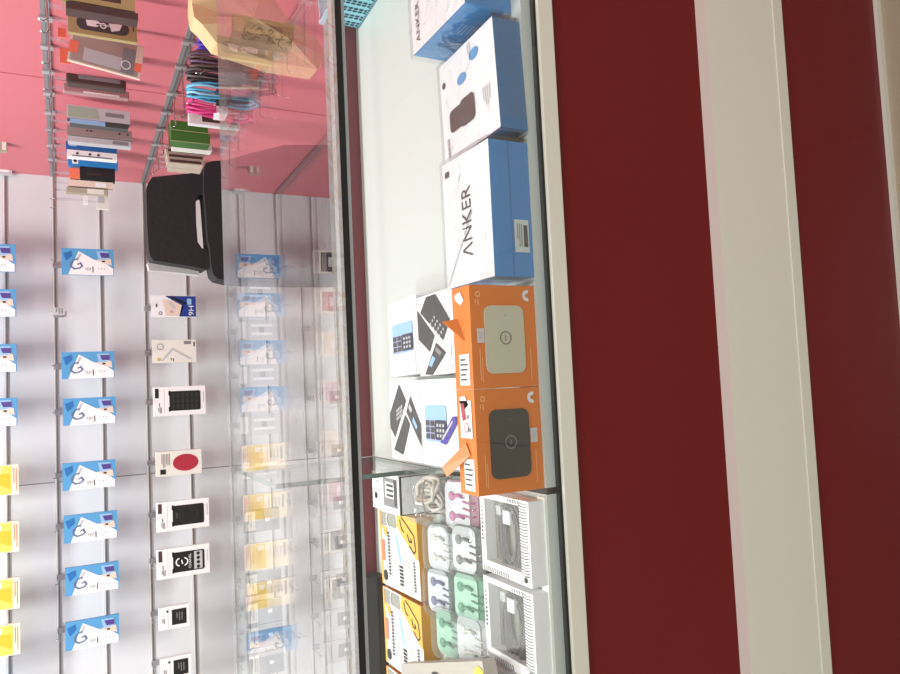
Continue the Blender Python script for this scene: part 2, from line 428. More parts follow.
protos = {}
def hang(kind, maker, name, label, cat, group, X, railk, drop, Yc=2.715, hook=True, hlabel=None):
    """hang a card: top edge drop below its rail"""
    z = RZ[railk]-drop; loc = (X, Yc, z)
    if kind not in protos:
        o = maker().build(name, loc=loc)
        tb = MB(); tb.box(-.012, -.006, 0, .012, -.004, .017, FILM)
        tb.build('hang_tab', parent=o)
        tag(o, label, cat, group); protos[kind] = o
    else: o = dup(protos[kind], loc, label, group=group)
    if hook: hook_at(X, RZ[railk], hlabel or ('hook for ' + label.replace('mirrored in the worktop, ', '').replace(', cut by the bottom of the photo', ' at photo foot').replace(', above its twin at the photo edge', ' above its twin').replace('screen protector box, ', 'box, ')), 'hooks on the white wall rails')
    return o
def X_at(px, py, Y=2.705): return atY(px, py, Y).x
GB = 'blue boxed screen protectors on the white wall'; GY = 'yellow boxed screen protectors on the white wall'
# row above the frame, seen mirrored in the counter glass
row0 = [(-240, 250, DGREY), (-240, 298, RED), (-240, 350, PEACH), (-240, 408, mat('dusty pink', (206, 160, 170), .5)), (-240, 470, PEACH), (-240, 530, mat('dusty pink', (206, 160, 170), .5)), (-240, 590, MGREY), (-240, 650, MGREY)]
for i, (px, py, m) in enumerate(row0):
    hang('r0%s' % m.name, lambda m=m: pink_card(m), 'carded_accessory', 'carded accessory in the high row mirrored in the worktop, %s from photo top' % ORD[i].replace('topmost', 'first'), 'accessory', 'carded accessories in the highest row', X_at(0, py), -4, .022)
row1 = [258, 303, 358, 412]
for i, y in enumerate(row1):
    hang('blue', blue_card, 'screen_protector_box', 'blue screen protector box cut by the photo left edge, %s blue one' % ORD[i], 'screen protector', GB, X_at(5, y), -2, .020,
         hlabel='chrome hook above the %s blue box at the left edge of the photo' % ORD[i])
hang('blue', blue_card, 'screen_protector_box', 'blue and white screen protector box after the last yellow one, mirrored in the worktop', 'screen protector', GB, X_at(5, 697), -2, .020, hlabel='chrome hook after the last yellow box, mirrored in the worktop')
for i, y in enumerate([480, 537, 594, 640]):
    hang('yellow', yellow_card, 'screen_protector_box', 'yellow screen protector box cut by the photo left edge, %s of four' % ORD[i], 'screen protector', GY, X_at(8, y), -2, .022,
         hlabel='chrome hook above the %s yellow box at the left edge of the photo' % ORD[i])
for i, y in enumerate([262, 365, 411, 475, 527, 579, 633]):
    hang('blue', blue_card, 'screen_protector_box', 'blue and white screen protector box, %s from photo top in the row of seven' % ORD[i].replace('topmost', 'first'), 'screen protector', GB, X_at(88, y), 0, .019 + (.004, 0, .002, -.002, 0, .002, 0)[i],
         hlabel='chrome hook behind the %s box in the full row of seven blue boxes' % ORD[i].replace('topmost', 'first'))
h = hook_at(X_at(70, 312), RZ[0], 'empty chrome hook with a small price plate beside the first blue box', 'hooks on the white wall rails')
b = MB(); b.box(-.012, -.113, -.030, .012, -.109, .005, LGREY); f = b.front(-.012, -.030, .012, .005, -.113); f.lines(.2, .1, .9, .9, 3, MGREY)
b.v = [(x, y, z) for x, y, z in b.v]; b.build('price_plate', parent=h)
R3 = [(306, 'nineh', nineh_card, 'screen_protector_box', 'white and navy screen protector box marked 9H next to the chair', 'screen protector', .012),
      (351, 'cablec', cable_card, 'charging_cable_box', 'slim off-white accessory box with a grey zigzag picture', 'accessory box', .012),
      (401, 'case0', lambda: case_card(0), 'phone_case_pack', 'white phone case pack showing a black quilted case', 'phone case', .012),
      (463, 'redc', red_card, 'phone_case_pack', 'white pack with a deep red oval picture on the front', 'accessory box', .016),
      (516, 'case1', lambda: case_card(1), 'phone_case_pack', 'white phone case pack showing a black case with a thin ring', 'phone case', .014),
      (563, 'case2', lambda: case_card(2), 'phone_case_pack', 'white phone case pack with a black case lettered in white', 'phone case', .012),
      (617, 'small', small_card, 'small_accessory_box', 'small white box with a black square window, above its twin at the photo edge', 'accessory box', .014),
      (668, 'small', small_card, 'small_accessory_box', 'small white box with a black square window, cut by the bottom of the photo', 'accessory box', .016)]
for y, k, mk, nm, lb, ct, dr in R3:
    hang(k, mk, nm, lb, ct, 'small accessory boxes' if k == 'small' else None, X_at(175, y), 2, dr, 2.725)
# rows seen through the glass top
r4 = [(292, 'w'), (330, 'w'), (375, 'w'), (425, 'w'), (470, 'w'), (520, 'p'), (583, 'p'), (612, 'p'), (636, 'p'), (664, 'p')]
for i, (y, k) in enumerate(r4):
    if k == 'w': hang('cw', cordwhite_card, 'cable_pack', 'white cable pack behind the glass worktop, %s from the chair' % ORD[i].replace('topmost', 'first'), 'cable pack', 'white cable packs low on the wall', X_at(255, y), 4, .018)
    else: hang('pp', lambda: pouch_card(MGREY), 'phone_case_pouch', 'grey phone case pouch behind the glass worktop, %s in its row' % ORD[i], 'phone case', 'grey case pouches low on the wall', X_at(262, y), 4, .018)
for i, y in enumerate([398, 452, 505, 545, 583, 623, 655]):
    hang('p5', lambda: pouch_card(LGREY), 'adapter_pack', 'pale adapter pack in the lowest hanging row, %s from the chair' % ORD[i].replace('topmost', 'first'), 'adapter', 'pale adapter packs in the lowest row', X_at(320, y), 6, .016)
hook_at(X_at(303, 327), RZ[6], 'empty chrome hook on a low rail seen through the glass worktop', 'hooks on the white wall rails')

# ================= PINK SIDE WALL =================
def side_hook(Y, k, reach, label):
    x = sideX(Y)-.004; b = MB(); b.box(-.005, -.009, -.014, 0, .009, .012, ALU)
    b.tube([(-.003, 0, -.004), (-reach*.6, 0, -.006), (-reach, 0, -.008), (-reach-.006, 0, -.002), (-reach-.004, 0, .006)], .0018, CHROME)
    return tag(b.build('display_hook', loc=(x, Y, RZ[k])), label, 'hook', 'hooks on the pink wall rails')
def sideY(px, py):
    d = ray(px, py); return d.y*(.765+.0331*2.8)/(d.x+.0331*d.y)
HK = {}
def hooked(o, k, X, Y, h, zb, dy):
    zt = RZ[k]-.007; b = MB(); hh = max(zt-zb, h+.004)
    b.box(-.0008, dy-.009, h-.001, .0008, dy+.009, hh+.003, FILM); b.build('hang_tab', parent=o)
    HK.setdefault(k, []).append((Y, X))
def make_side_hooks():
    names = iter(['closest to the photo top', 'second from the photo top', 'third from the photo top', 'fourth from the photo top', 'fifth from the photo top', 'sixth from the photo top', 'seventh from the photo top', 'eighth from the photo top', 'ninth from the photo top'])
    for k in sorted(HK):
        L = sorted(HK[k]); groups = []
        for Y, X in L:
            if groups and Y-groups[-1][0][0] < .06: groups[-1].append((Y, X))
            else: groups.append([(Y, X)])
        for n_, g in enumerate(groups):
            Y = sum(q[0] for q in g)/len(g); x = min(q[1] for q in g)
            side_hook(Y, k, sideX(Y)-x+.02, 'chrome hook on the %s pink wall rail, %s' % ('upper' if k == 0 else 'lower', ['nearest of its rail to the camera', 'second', 'third', 'fourth', 'fifth', 'sixth', 'seventh', 'eighth', 'ninth', 'tenth', 'eleventh', 'twelfth', 'thirteenth', 'fourteenth', 'fifteenth'][n_] + ('' if n_ == 0 else ' nearest the camera')))
def pbox(name, label, cat, rect, Y, depth, m, draw=None, sides=None, group=None, rx=0, rz=0, bevel=0):
    """box whose front face spans photo rect (x0,x1,y0,y1) at distance Y"""
    x0, x1, y0, y1 = rect; ym = (y0+y1)/2; xm = (x0+x1)/2
    hk = None
    if Y > 5: hk = int(Y-10); Y = math.floor((min(sideY(x1, y0), sideY(x0, y0), 2.62)-depth/2-.012)/.13)*.13-depth/2+.03*(hk > 0)
    t = atY(x0, ym, Y); bt = atY(x1, ym, Y); r = atY(xm, y0, Y); l = atY(xm, y1, Y)
    w = r.x-l.x; h = t.z-bt.z; b = MB(); b.box(-w/2, 0, 0, w/2, depth, h, m, sides)
    if draw: draw(b, b.front(-w/2, 0, w/2, h, 0), w, h, depth)
    o = b.build(name, loc=((r.x+l.x)/2, Y, bt.z), rz=rz, bevel=bevel); o.rotation_euler.x = rx
    if hk is not None: hooked(o, hk, (r.x+l.x)/2, Y+depth/2, h, bt.z, depth/2)
    return tag(o, label, cat, group)
def d_ear(b, f, w, h, d):
    f.rr(.12, .2, .88, .8, min(w*.28, .03), DGREY, 1); f.ring(.5, .5, .006, .002, WHITE, 3)
    f.poly([(.25, .35), (.4, .3), (.5, .45), (.4, .6), (.27, .6)], WHITE, 2); f.poly([(.58, .35), (.78, .3), (.74, .6), (.62, .7)], WHITE, 2)
    f.poly([(.4, .45), (.6, .42), (.6, .5), (.4, .52)], LGREY, 2); f.lines(.92, .2, .97, .7, 1, DGREY, 2)
pbox('earphone_pack', 'khaki earphone pack with an oval window showing white earphones', 'earphone pack', (68, 137, 15, 37), 10, .012, OLIVE, d_ear)
pbox('earphone_pack', 'dark brown pack hanging above the khaki earphone pack', 'earphone pack', (66, 138, 7, 14), 10, .03, BROWN, lambda b, f, w, h, d: f.lines(.1, .3, .9, .7, 1, DGREY))
pbox('earphone_pack', 'khaki pack cut by the top edge of the photo', 'earphone pack', (62, 135, -12, 5), 10, .02, OLIVE, lambda b, f, w, h, d: f.rect(.2, .3, .8, .7, BROWN))
def d_tilt(b, f, w, h, d):
    f.rect(.03, .04, .96, .96, mat('warm grey print', (168, 150, 142), .45)); f.rect(.2, .52, .75, .9, LGREY, 2); f.rect(.72, .2, .9, .95, MGREY, 3)
    f.rect(.9, .03, 1, .55, PEACH, 3); f.rect(.9, .55, 1, .8, SALM, 3); f.rect(0, .4, .12, .75, SALM, 3); f.ring(.78, .7, .01, .002, WHITE, 4); f.text('BRAVO', .95, .3, .012, .003, 0, DGREY, 4) if False else None
pbox('phone_case_pack', 'tilted clear fronted phone case pack with orange corners', 'phone case', (69, 142, 41, 74), 10, .010, PEACH, d_tilt, rz=-.1).rotation_euler.y = .14
b_ = pbox('salmon_tag', 'orange swing tag hanging above the tilted phone case pack', 'tag', (58, 66, 28, 37), 1.72, .003, SALM)
pbox('salmon_tag', 'second orange swing tag just under the first one', 'tag', (60, 70, 48, 63), 1.79, .003, SALM)
pbox('accessory_pouch', 'dark crumpled pouch hanging below the tilted phone case pack', 'pouch', (66, 126, 76, 86), 10, .03, BROWN, lambda b, f, w, h, d: (f.rect(.2, .1, .9, .5, MGREY)), bevel=.004)
pbox('accessory_pouch', 'glossy clear pouch with pale streaks on the pink wall', 'pouch', (63, 129, 87, 95), 10, .02, mat('rosy grey', (170, 130, 130), .2), lambda b, f, w, h, d: f.rect(.3, .7, .85, .95, WHITE), bevel=.003)
pbox('slim_box', 'long grey box with a pale green picture', 'box', (67, 130, 108, 121), 10, .03, LGREY, lambda b, f, w, h, d: (f.poly([(.02, .1), (.45, .1), (.5, .9), (.02, .9)], mat('sage', (160, 176, 158), .5)), f.rect(.6, .3, .9, .6, MGREY)), {'left': DGREY})
pbox('slim_box', 'thin dark box directly under the long grey box with green picture', 'box', (70, 128, 121.3, 126), 10, .03, DGREY, lambda b, f, w, h, d: f.rect(0, 0, .6, 1, SBLUE))
pbox('slim_box', 'long grey box with small round dots, above the blue boxes', 'box', (67, 132, 128, 138), 10, .03, mat('taupe', (150, 138, 134), .5), lambda b, f, w, h, d: [f.disc(a, .4, .003, DGREY, 2, 8) for a in (.3, .36, .8, .93)])
pbox('slim_box', 'thin pale grey box under the dotted grey box', 'box', (68, 131, 138.5, 144), 10, .03, LGREY, lambda b, f, w, h, d: f.rect(.7, .2, .95, .8, MGREY))
pbox('cable_box', 'upper of two bright blue boxes on the pink wall', 'box', (66, 117, 143.5, 151), 10, .03, mat('mid blue', (30, 100, 170), .4), lambda b, f, w, h, d: f.rect(.06, .1, .2, .6, SBLUE))
pbox('cable_box', 'white box with small grey marks between two blue boxes', 'box', (67, 117, 151.5, 158), 10, .03, WHITE, lambda b, f, w, h, d: [f.disc(a, .5, .004, DGREY, 2, 6) for a in (.2, .45, .62)] and f.rect(.1, .75, .9, .95, MGREY))
pbox('cable_box', 'lower of two bright blue boxes with a white square label', 'box', (68, 118, 158.5, 167), 10, .03, ABLUE, lambda b, f, w, h, d: (f.rect(.08, .1, .2, .8, WHITE), f.disc(.14, .45, .005, INK, 3, 8)))
pbox('cable_box', 'short black box under the lower blue box', 'box', (80, 115, 168, 180), 10, .03, INK, lambda b, f, w, h, d: f.rect(.2, .5, .6, .6, BROWN))
pbox('cable_box', 'salmon end of a box beside the short black box', 'box', (70, 79.5, 168, 178), 10, .03, SALM)
pbox('carded_adapter', 'pale beige carded adapter under the black box', 'adapter', (68, 113, 181, 187), 10, .02, PEACH, lambda b, f, w, h, d: f.rect(.6, .2, .85, .9, WHITE))
pbox('carded_adapter', 'greenish beige adapter pack nearest the corner hook end', 'adapter', (66, 108, 188, 194), 10, .02, mat('drab', (168, 160, 140), .5), lambda b, f, w, h, d: f.rect(.5, .1, .9, .9, OFFW), bevel=.002)
pbox('carded_adapter', 'small white adapter at the bottom of the beige packs', 'adapter', (83, 88, 194.5, 204), 10, .015, WHITE)
pbox('carded_adapter', 'white square adapter hanging beside the corner of the pink wall', 'adapter', (97, 109, 194.5, 209), 10, .015, OFFW, lambda b, f, w, h, d: (f.rect(.1, .1, .6, .6, LGREY)))
pbox('carded_adapter', 'small beige adapter high on the pink wall at the photo edge', 'adapter', (-3, 7, 139, 151), 2.5, .02, mat('drab', (168, 160, 140), .5), lambda b, f, w, h, d: (f.rect(.5, .2, .9, .9, OFFW)))
pbox('rail_end_cap', 'grey cap on the rail end high in the wall corner', 'rail cap', (-3, 12, 164, 174), 2.77, .02, LGREY, lambda b, f, w, h, d: f.rect(.2, .3, .8, .8, WHITE))
# lower hooks
def coil(name, label, rect, Y, m, cat='cable', turns=5, m2=None):
    x0, x1, y0, y1 = rect; ym, xm = (y0+y1)/2, (x0+x1)/2
    Y = math.floor((min(sideY(x1, y0), sideY(x0, y0), 2.62)-.045)/.13)*.13-.025
    t = atY(x0, ym, Y); bt = atY(x1, ym, Y); r = atY(xm, y0, Y); l = atY(xm, y1, Y)
    w = r.x-l.x; h = t.z-bt.z; b = MB(); R = random.Random(int(x0*7+y0))
    for k in range(turns):
        xx = (k+.5)/turns*w-w/2; pts = []
        for i in range(22):
            a = 2*PI*i/22
            pts.append((xx+R.uniform(-1, 1)*w*.06+.004*math.sin(2*a+k), .022*math.sin(a), h/2+h/2*math.cos(a)*.97*R.uniform(.96, 1)))
        b.tube(pts, w/turns*.55, m2 if (m2 and k % 2) else m, 6, True)
    b2 = MB(); b2.box(-w*.52, -.026, h*.42, w*.52, .026, h*.58, WHITE if m2 is None else INK)
    o = b.build(name, loc=((r.x+l.x)/2, Y+.025, bt.z)); b2.build('paper_band', parent=o); hooked(o, 2, (r.x+l.x)/2, Y+.025, h, bt.z, 0)
    return tag(o, label, cat)
coil('coiled_cable', 'violet blue coiled cable hanging below the kraft bag', (199, 262, 36, 50), 1.74, VIOLET)
coil('coiled_cable', 'dark speckled coiled cable on the lower pink wall hook', (189, 281, 54, 68), 1.82, BROWN, m2=mat('mauve cable', (96, 70, 96), .6))
coil('coiled_cable', 'black braided coiled cable just above the blue one', (186, 280, 70, 83), 1.88, mat('black cable', (46, 38, 44), .6), m2=mat('grey cable', (96, 88, 92), .6))
coil('coiled_cable', 'sky blue coiled cable between black and pink ones', (187, 262, 85, 98), 2.02, TEAL, m2=mat('pale blue cable', (140, 200, 226), .5))
coil('coiled_cable', 'hot pink coiled cable between blue cable and white frame pack', (187, 256, 100, 113), 2.08, HOT)
pbox('framed_pack', 'white framed pack with brown contents under the pink cable', 'pack', (189, 240, 114, 126), 12, .02, WHITE, lambda b, f, w, h, d: (f.rect(.25, .15, .95, .75, BROWN), f.disc(.12, .4, .008, OFFW, 2, 8)))
pbox('green_box', 'upper of two dark green boxes near the chair', 'box', (171, 208, 122, 132), 12, .05, GREEN, lambda b, f, w, h, d: f.rect(0, .9, 1, 1, mat('pale green', (150, 180, 120), .5)))
pbox('green_box', 'lower of two dark green boxes near the chair', 'box', (171, 210, 132.5, 143), 12, .05, GREEN, lambda b, f, w, h, d: f.rect(0, .9, 1, 1, mat('pale green', (150, 180, 120), .5)))
pbox('paper_pack', 'thin speckled white pack under the green boxes', 'pack', (173, 212, 143.5, 149), 12, .04, OFFW)
def d_note(b, f, w, h, d):
    f.rect(.05, .2, .95, .8, BROWN)
for i in range(4):
    pbox('notebook', ['brown striped notebook under the speckled white pack', 'second brown notebook down from the speckled white pack', 'third brown notebook down from the speckled white pack', 'lowest brown notebook just above the chair headrest'][i], 'notebook', (166+i, 206-i*1.5, 149.5+i*5, 154+i*5), 12, .05, mat('beige cover', (196, 182, 166), .6), d_note, group='notebooks on the pink wall')
make_side_hooks()
# kraft bag
kp = [(193, -52), (193, 0), (194, 18), (201, 27), (217, 41), (274, 60), (316, 71), (326, 58), (318, 36), (285, 14), (240, -52)]
b = MB(); P = [atY(x, y, 1.30) for x, y in kp]; cen = sum(P, Vector())/len(P)
front = [Vector((p.x, p.y+.012*math.sin(i*1.7), p.z)) for i, p in enumerate(P)]
mid = cen+Vector((0, -.015, 0))
for i in range(len(front)):
    j = (i+1) % len(front)
    q = (front[i]+front[j])/2*.5+mid*.5+Vector((0, -.006*math.cos(i*2.1), 0))
    b.face([front[i], front[j], q], KRAFT, True); b.face([front[i], q, mid], KRAFT, True); b.face([q, front[j], mid], KRAFT, True)
    b.face([front[j], front[i], front[i]+Vector((0, .05, 0)), front[j]+Vector((0, .05, 0))], KRAFT)
b.face([p+Vector((0, .05, 0)) for p in front][::-1], KRAFT)
R = random.Random(9)
for i in range(46):
    u, v = R.uniform(.15, .8), R.uniform(.2, .8)
    q = atY(232+u*75, 14+u*22+v*26, 1.282); s_ = R.uniform(.002, .007)
    d = Vector((R.uniform(-1, 1), 0, R.uniform(-1, 1))).normalized(); e = Vector((-d.z, 0, d.x))*.0007
    b.face([q-d*s_-e, q+d*s_-e, q+d*s_+e, q-d*s_+e], mat('brown ink', (110, 86, 60), .7))
b.v = [tuple(Vector(p)-cen) for p in b.v]
tag(b.build('paper_bag', loc=cen), 'crumpled kraft paper bag with faint brown writing, behind the worktop', 'paper bag')

# ================= CHAIR =================
ch = tag(empty('office_chair', (.47, 2.1, ZF)), 'black office chair with a handle slot below its headrest, behind the counter', 'chair')
def chpart(name, pts, y0, y1, m, bev=.012, sub=0):
    b = MB(); b.prism([Vector((p[0]-.47, y1-2.1, p[1]-ZF)) for p in pts], (0, y0-y1, 0), m)
    o = b.build(name, parent=ch, bevel=bev); 
    for p in o.data.polygons: p.use_smooth = False
    return o
def pxo(l, Y=2.1): return [(atY(x, y, Y).x, atY(x, y, Y).z) for x, y in l]
chpart('headrest', pxo([(147, 186), (145.5, 192), (146, 225), (147.5, 250), (149, 258), (152, 262), (170, 265), (190, 268), (203, 271), (208, 268), (208, 252), (200, 250), (196, 244), (194.5, 225), (194, 205), (196, 198), (203, 196), (203, 178), (190, 176), (170, 178), (151, 180)]), 2.07, 2.14, CHAIRB, .014)
chpart('headrest_shell', pxo([(148, 262), (150, 269), (175, 271), (200, 274), (200, 266), (170, 262)]), 2.12, 2.15, CHAIRP, .004)
chpart('backrest', pxo([(203, 168), (201, 172), (201, 196), (202, 205), (203.5, 225), (205, 245), (207, 252), (208, 268), (210, 277), (214, 281), (228, 284.5), (280, 286), (335, 286), (350, 284), (350, 152), (335, 150), (280, 150), (240, 160), (225, 165), (210, 166)]), 2.05, 2.13, CHAIRB, .02)
b = MB(); b.rbox(-.25, -.45, .24, .25, -.02, .33, .06, CHAIRB); b.build('seat', parent=ch, bevel=.015)
b = MB(); b.tube([(0, -.22, .07), (0, -.22, .24)], .03, BLACK, 12); b.build('column', parent=ch)
for i in range(5):
    a = 2*PI*i/5; b = MB(); b.tube([(0, -.22, .08), (.14*math.cos(a), -.22+.14*math.sin(a), .07), (.26*math.cos(a), -.22+.26*math.sin(a), .05)], .016, BLACK, 8)
    l = b.build('base_leg', parent=ch); b = MB(); b.tube([(.26*math.cos(a)-.015, -.22+.26*math.sin(a), .025), (.26*math.cos(a)+.015, -.22+.26*math.sin(a), .025)], .025, BLACK, 12); b.build('caster', parent=l)

# ================= RIGHT-HAND CASE: ANKER BOXES =================
def wrapb(o, w, d, h, r=.004):
    b = MB(); b.box(-w/2-r, -r*.3, 0.0005, w/2+r, d+r, h+.0016, FILM)
    b.prism([(w/2+r, .0, .001), (w/2+r, d, .001), (w/2+r+.012, d*.6, .010), (w/2+r+.010, .015, .008)], (0, 0, .001), FILM)
    b.prism([(-w/2-r, .0, .001), (-w/2-r, d, .001), (-w/2-r-.012, d*.6, .010), (-w/2-r-.010, .015, .008)], (0, 0, .001), FILM)
    return b.build('plastic_wrap', parent=o)
def flower(f, a, b, r, m, l=3, n=8):
    for i in range(n):
        t = math.radians(-100+200*i/(n-1)); ca, cb = -math.cos(t), math.sin(t)
        ra, rb = 1/f.A.length, 1/f.B.length; w = .32
        pts = []
        for (k, s) in ((.25, 0), (.7, -w), (1, -.1), (1, .1), (.7, w)):
            pts.append((a+ra*r*(k*ca-s*cb*.8), b+rb*r*(k*cb+s*ca*.8)))
        f.poly(pts, m, l)
BTAG = mat('price label', (214, 224, 222), .4)
# front box with the maker's name
w, d, h = .144, .104, .0485
b = MB(); b.box(-w/2, 0, 0, w/2, d, h, ABLUE, {'top': WHITE})
f = b.topf(-w/2, 0, w/2, d, h); f.text('\u039bNKER', .50, .53, .078, .021, 0, DGREY); f.rect(.06, .07, .16, .12, DGREY); f.poly([(.02, .98), (.6, .45), (.62, .48), (.04, .99)], LGREY)
g = b.front(-w/2, 0, w/2, h, 0); g.rect(.55, .58, .92, .82, BTAG, 1); g.lines(.6, .61, .75, .79, 3, MGREY, 2); g.rect(.78, .62, .88, .78, DGREY, 2); g.rect(.48, .0, .50, 1, mat('blue seam', (30, 112, 180), .4))
o = b.build('power_bank_box', loc=(.178, .6345, .6102), rz=.0)
tag(o, 'white topped blue box lettered with the maker name, beside the orange boxes', 'product box'); wrapb(o, w, d, h)
w, d, h = .122, .125, .034
b = MB(); b.box(-w/2, 0, 0, w/2, d, h, mat('teal blue card', (36, 112, 168), .35), {'top': WHITE})
f = b.topf(-w/2, 0, w/2, d, h)
f.rr(.15, .52, .40, .74, .007, DGREY, 2); f.rr(.36, .50, .62, .76, .007, DGREY, 3); f.disc(.42, .30, .0065, BLUE, 2, k=1.6); f.disc(.66, .17, .0065, BLUE, 2, k=1.6)
f.lines(.76, .55, .9, .75, 4, LGREY, 2); f.text('ANKER', .10, .86, .024, .006, 0, DGREY); f.disc(.08, .22, .004, DGREY, 2); f.lines(.55, .03, .62, .2, 2, LGREY, 2)
o = b.build('charger_box', loc=(.324, .6345, .6102), rz=.05)
tag(o, 'white and blue box picturing a dark charger, wrapped in plastic', 'product box'); wrapb(o, w, d, h)
w, d, h = .17, .13, .058
b = MB(); b.box(0, 0, 0, w, d, h, ABLUE, {'top': WHITE})
f = b.topf(0, 0, w, d, h); f.text('ANKER', .13, .80, .050, .010, 0, DGREY); f.lines(.45, .3, .8, .7, 5, LGREY, 2); f.poly([(.3, .1), (.9, .1), (.9, .6)], PEACH, 1)
g = Face(b, (0, d, h), (0, 0, -h), (0, 0, 0), (-1, 0, 0)); g = Face(b, (0, 0, h), (0, 0, -h), (0, d, 0), (-1, 0, 0))
g.lines(.3, .3, .7, .5, 5, SBLUE, 2); g.poly([(.2, .55), (.7, .6), (.8, .8), (.3, .75)], mat('blue seam', (30, 112, 180), .4))
g.rect(.86, .0, .98, 1, SBLUE, 2)
o = b.build('power_bank_box', loc=(.402, .652, .6102), rz=.02)
tag(o, 'white and blue product box at the top edge of the photo, partly cut off', 'product box')
b = MB(); b.box(-.004, -.002, .0005, w, d+.004, h+.002, FILM); b.build('plastic_wrap', parent=o)

# perforated basket
b = MB(); LB = mat('light blue plastic', (140, 206, 222), .4); W, D, Hh, T = .21, .11, .068, .003
for (x0, y0, x1, y1) in ((0, 0, T, D), (W-T, 0, W, D), (0, 0, W, T), (0, D-T, W, D)): b.box(x0, y0, 0, x1, y1, Hh, LB)
b.box(0, 0, 0, W, D, T, LB); b.box(-.004, -.004, Hh-.008, T, D+.004, Hh, LB); b.box(-.004, -.004, Hh-.008, W, T, Hh, LB)
HOLE = mat('basket hole', (24, 66, 84), .7)
for g in (Face(b, (0, 0, Hh), (0, 0, -Hh), (0, D, 0), (-1, 0, 0)), b.front(0, 0, W, Hh, 0)):
    nb = int(g.B.length/.018)
    for i in range(6):
        for j in range(nb):
            ca, cb = .2+.13*i, (j+.5)/nb
            for k in range(4):
                t = PI/4+k*PI/2; g.disc(ca+.0045*math.cos(t)/g.A.length, cb+.0045*math.sin(t)/g.B.length, .0026, HOLE, 1, 8)
    g2 = int(g.B.length/.006)
    for j in range(g2): g.rect(.93, (j+.3)/g2, .97, (j+.6)/g2, HOLE, 1)
o = b.build('plastic_basket', loc=(.603, .992, .6102), rz=.1); tag(o, 'light blue perforated plastic basket in the back corner of the case', 'basket')

# phone boxes lying face up
def phone(f, a, b, la, lb, ang, kind):
    """keypad phone drawn on a lid; a,b centre, la/lb metres"""
    ra, rb = 1/f.A.length, 1/f.B.length; c, s = math.cos(ang), math.sin(ang)
    def q(u, v): return (a+ra*(u*c-v*s), b+rb*(u*s+v*c))
    def quad(u0, v0, u1, v1, m, l): f.poly([q(u0, v0), q(u1, v0), q(u1, v1), q(u0, v1)], m, l)
    quad(-la/2, -lb/2, la/2, lb/2, kind, 2)
    return quad
def lid_black(f):
    f.poly([(.0, .14), (.28, .0), (.30, .0), (.99, .62), (.72, .88), (.70, .88)], DGREY, 2) if False else None
    f.poly([(.12, .16), (.32, .02), (.44, .02), (.98, .52), (.92, .66), (.74, .80), (.14, .28)], DGREY, 2)
    f.poly([(.0, .25), (.06, .30), (.56, .80), (.34, .99), (.0, .62)], DGREY, 2)
    f.poly([(.58, .72), (.80, .99), (.55, .99)], DGREY, 2) if False else None
def blue_phone(f, a0, b0, a1, b1, l=2):
    def q(a, b): return (a0+(a1-a0)*a, b0+(b1-b0)*b)
    f.rr(a0, b0, a1, b1, .004, SBLUE, l); f.rect(*q(.04, .40), *q(.96, .96), mat('pale violet print', (170, 170, 214), .4), l+1)
    for i in range(2):
        for j in range(3): f.rect(*q(.06+.22*i, .42+.18*j), *q(.24+.22*i, .57+.18*j), DGREY, l+2)
    f.rr(*q(.48, .40), *q(1.0, .94), .004, mat('ink blue print', (44, 46, 70), .4), l+2)
    for i in range(3):
        for j in range(3): f.rect(*q(.58+.13*i, .50+.14*j), *q(.66+.13*i, .58+.14*j), LGREY, l+3)
def lidbox(name, label, x0, y0, x1, y1, h, draw, rz=0, group='white phone boxes in the case'):
    w, d = x1-x0, y1-y0; b = MB(); b.box(-w/2, 0, 0, w/2, d, h, WHITE); f = b.topf(-w/2, 0, w/2, d, h); draw(f, b, w, d, h)
    f.rect(0, .0, .006, 1, LGREY, 1); f.rect(.994, 0, 1, 1, LGREY, 1); f.rect(0, .995, 1, 1, LGREY, 1)
    return tag(b.build(name, loc=((x0+x1)/2, y0, .6102), rz=rz), label, 'phone box', group)
def dA(f, b, w, d, h):
    blue_phone(f, .14, .30, .84, .70); f.text('Nokia 105', .90, .84, .026, .0045, 180, DGREY); f.rect(.75, .17, .8, .2, LGREY)
def dB(f, b, w, d, h):
    G1 = mat('graphite print', (62, 62, 64), .35)
    f.poly([(.29, .02), (.55, .02), (.90, .37), (.70, .60), (.10, .20)], G1, 2)
    f.poly([(.01, .16), (.47, .52), (.32, .71), (.01, .53)], G1, 2)
    for i in range(4):
        for j in range(3): f.disc(.50+.075*i-.055*j, .30+.055*i+.035*j, .0020, LGREY, 3, 6)
    f.poly([(.50, .61), (.76, .75), (.36, .995), (.15, .98)], G1, 2)
    f.poly([(.40, .76), (.47, .80), (.36, .90), (.28, .87)], SBLUE, 3); f.poly([(.52, .66), (.66, .74), (.60, .78), (.47, .70)], MGREY, 3)
    f.text('Nokia 150', .90, .82, .030, .0045, 180, DGREY)
def dC(f, b, w, d, h):
    G1 = mat('graphite print', (62, 62, 64), .35)
    f.poly([(.35, .04), (.56, .25), (.15, .72), (.0, .60), (.0, .42)], G1, 2)
    f.poly([(.70, .19), (.99, .53), (.99, .80), (.56, .39)], G1, 2)
    f.poly([(.52, .42), (.66, .54), (.40, .93), (.10, .88)], G1, 2)
    for i in range(4):
        for j in range(3): f.disc(.26+.055*i, .32+.05*j+.02*(3-i), .0024, LGREY, 3, 6)
    f.poly([(.78, .44), (.90, .56), (.86, .60), (.75, .50)], SBLUE, 3); f.poly([(.68, .28), (.76, .36), (.72, .40), (.64, .34)], LGREY, 3)
    f.text('Nokia 150', .86, .09, .022, .004, 180, MGREY)
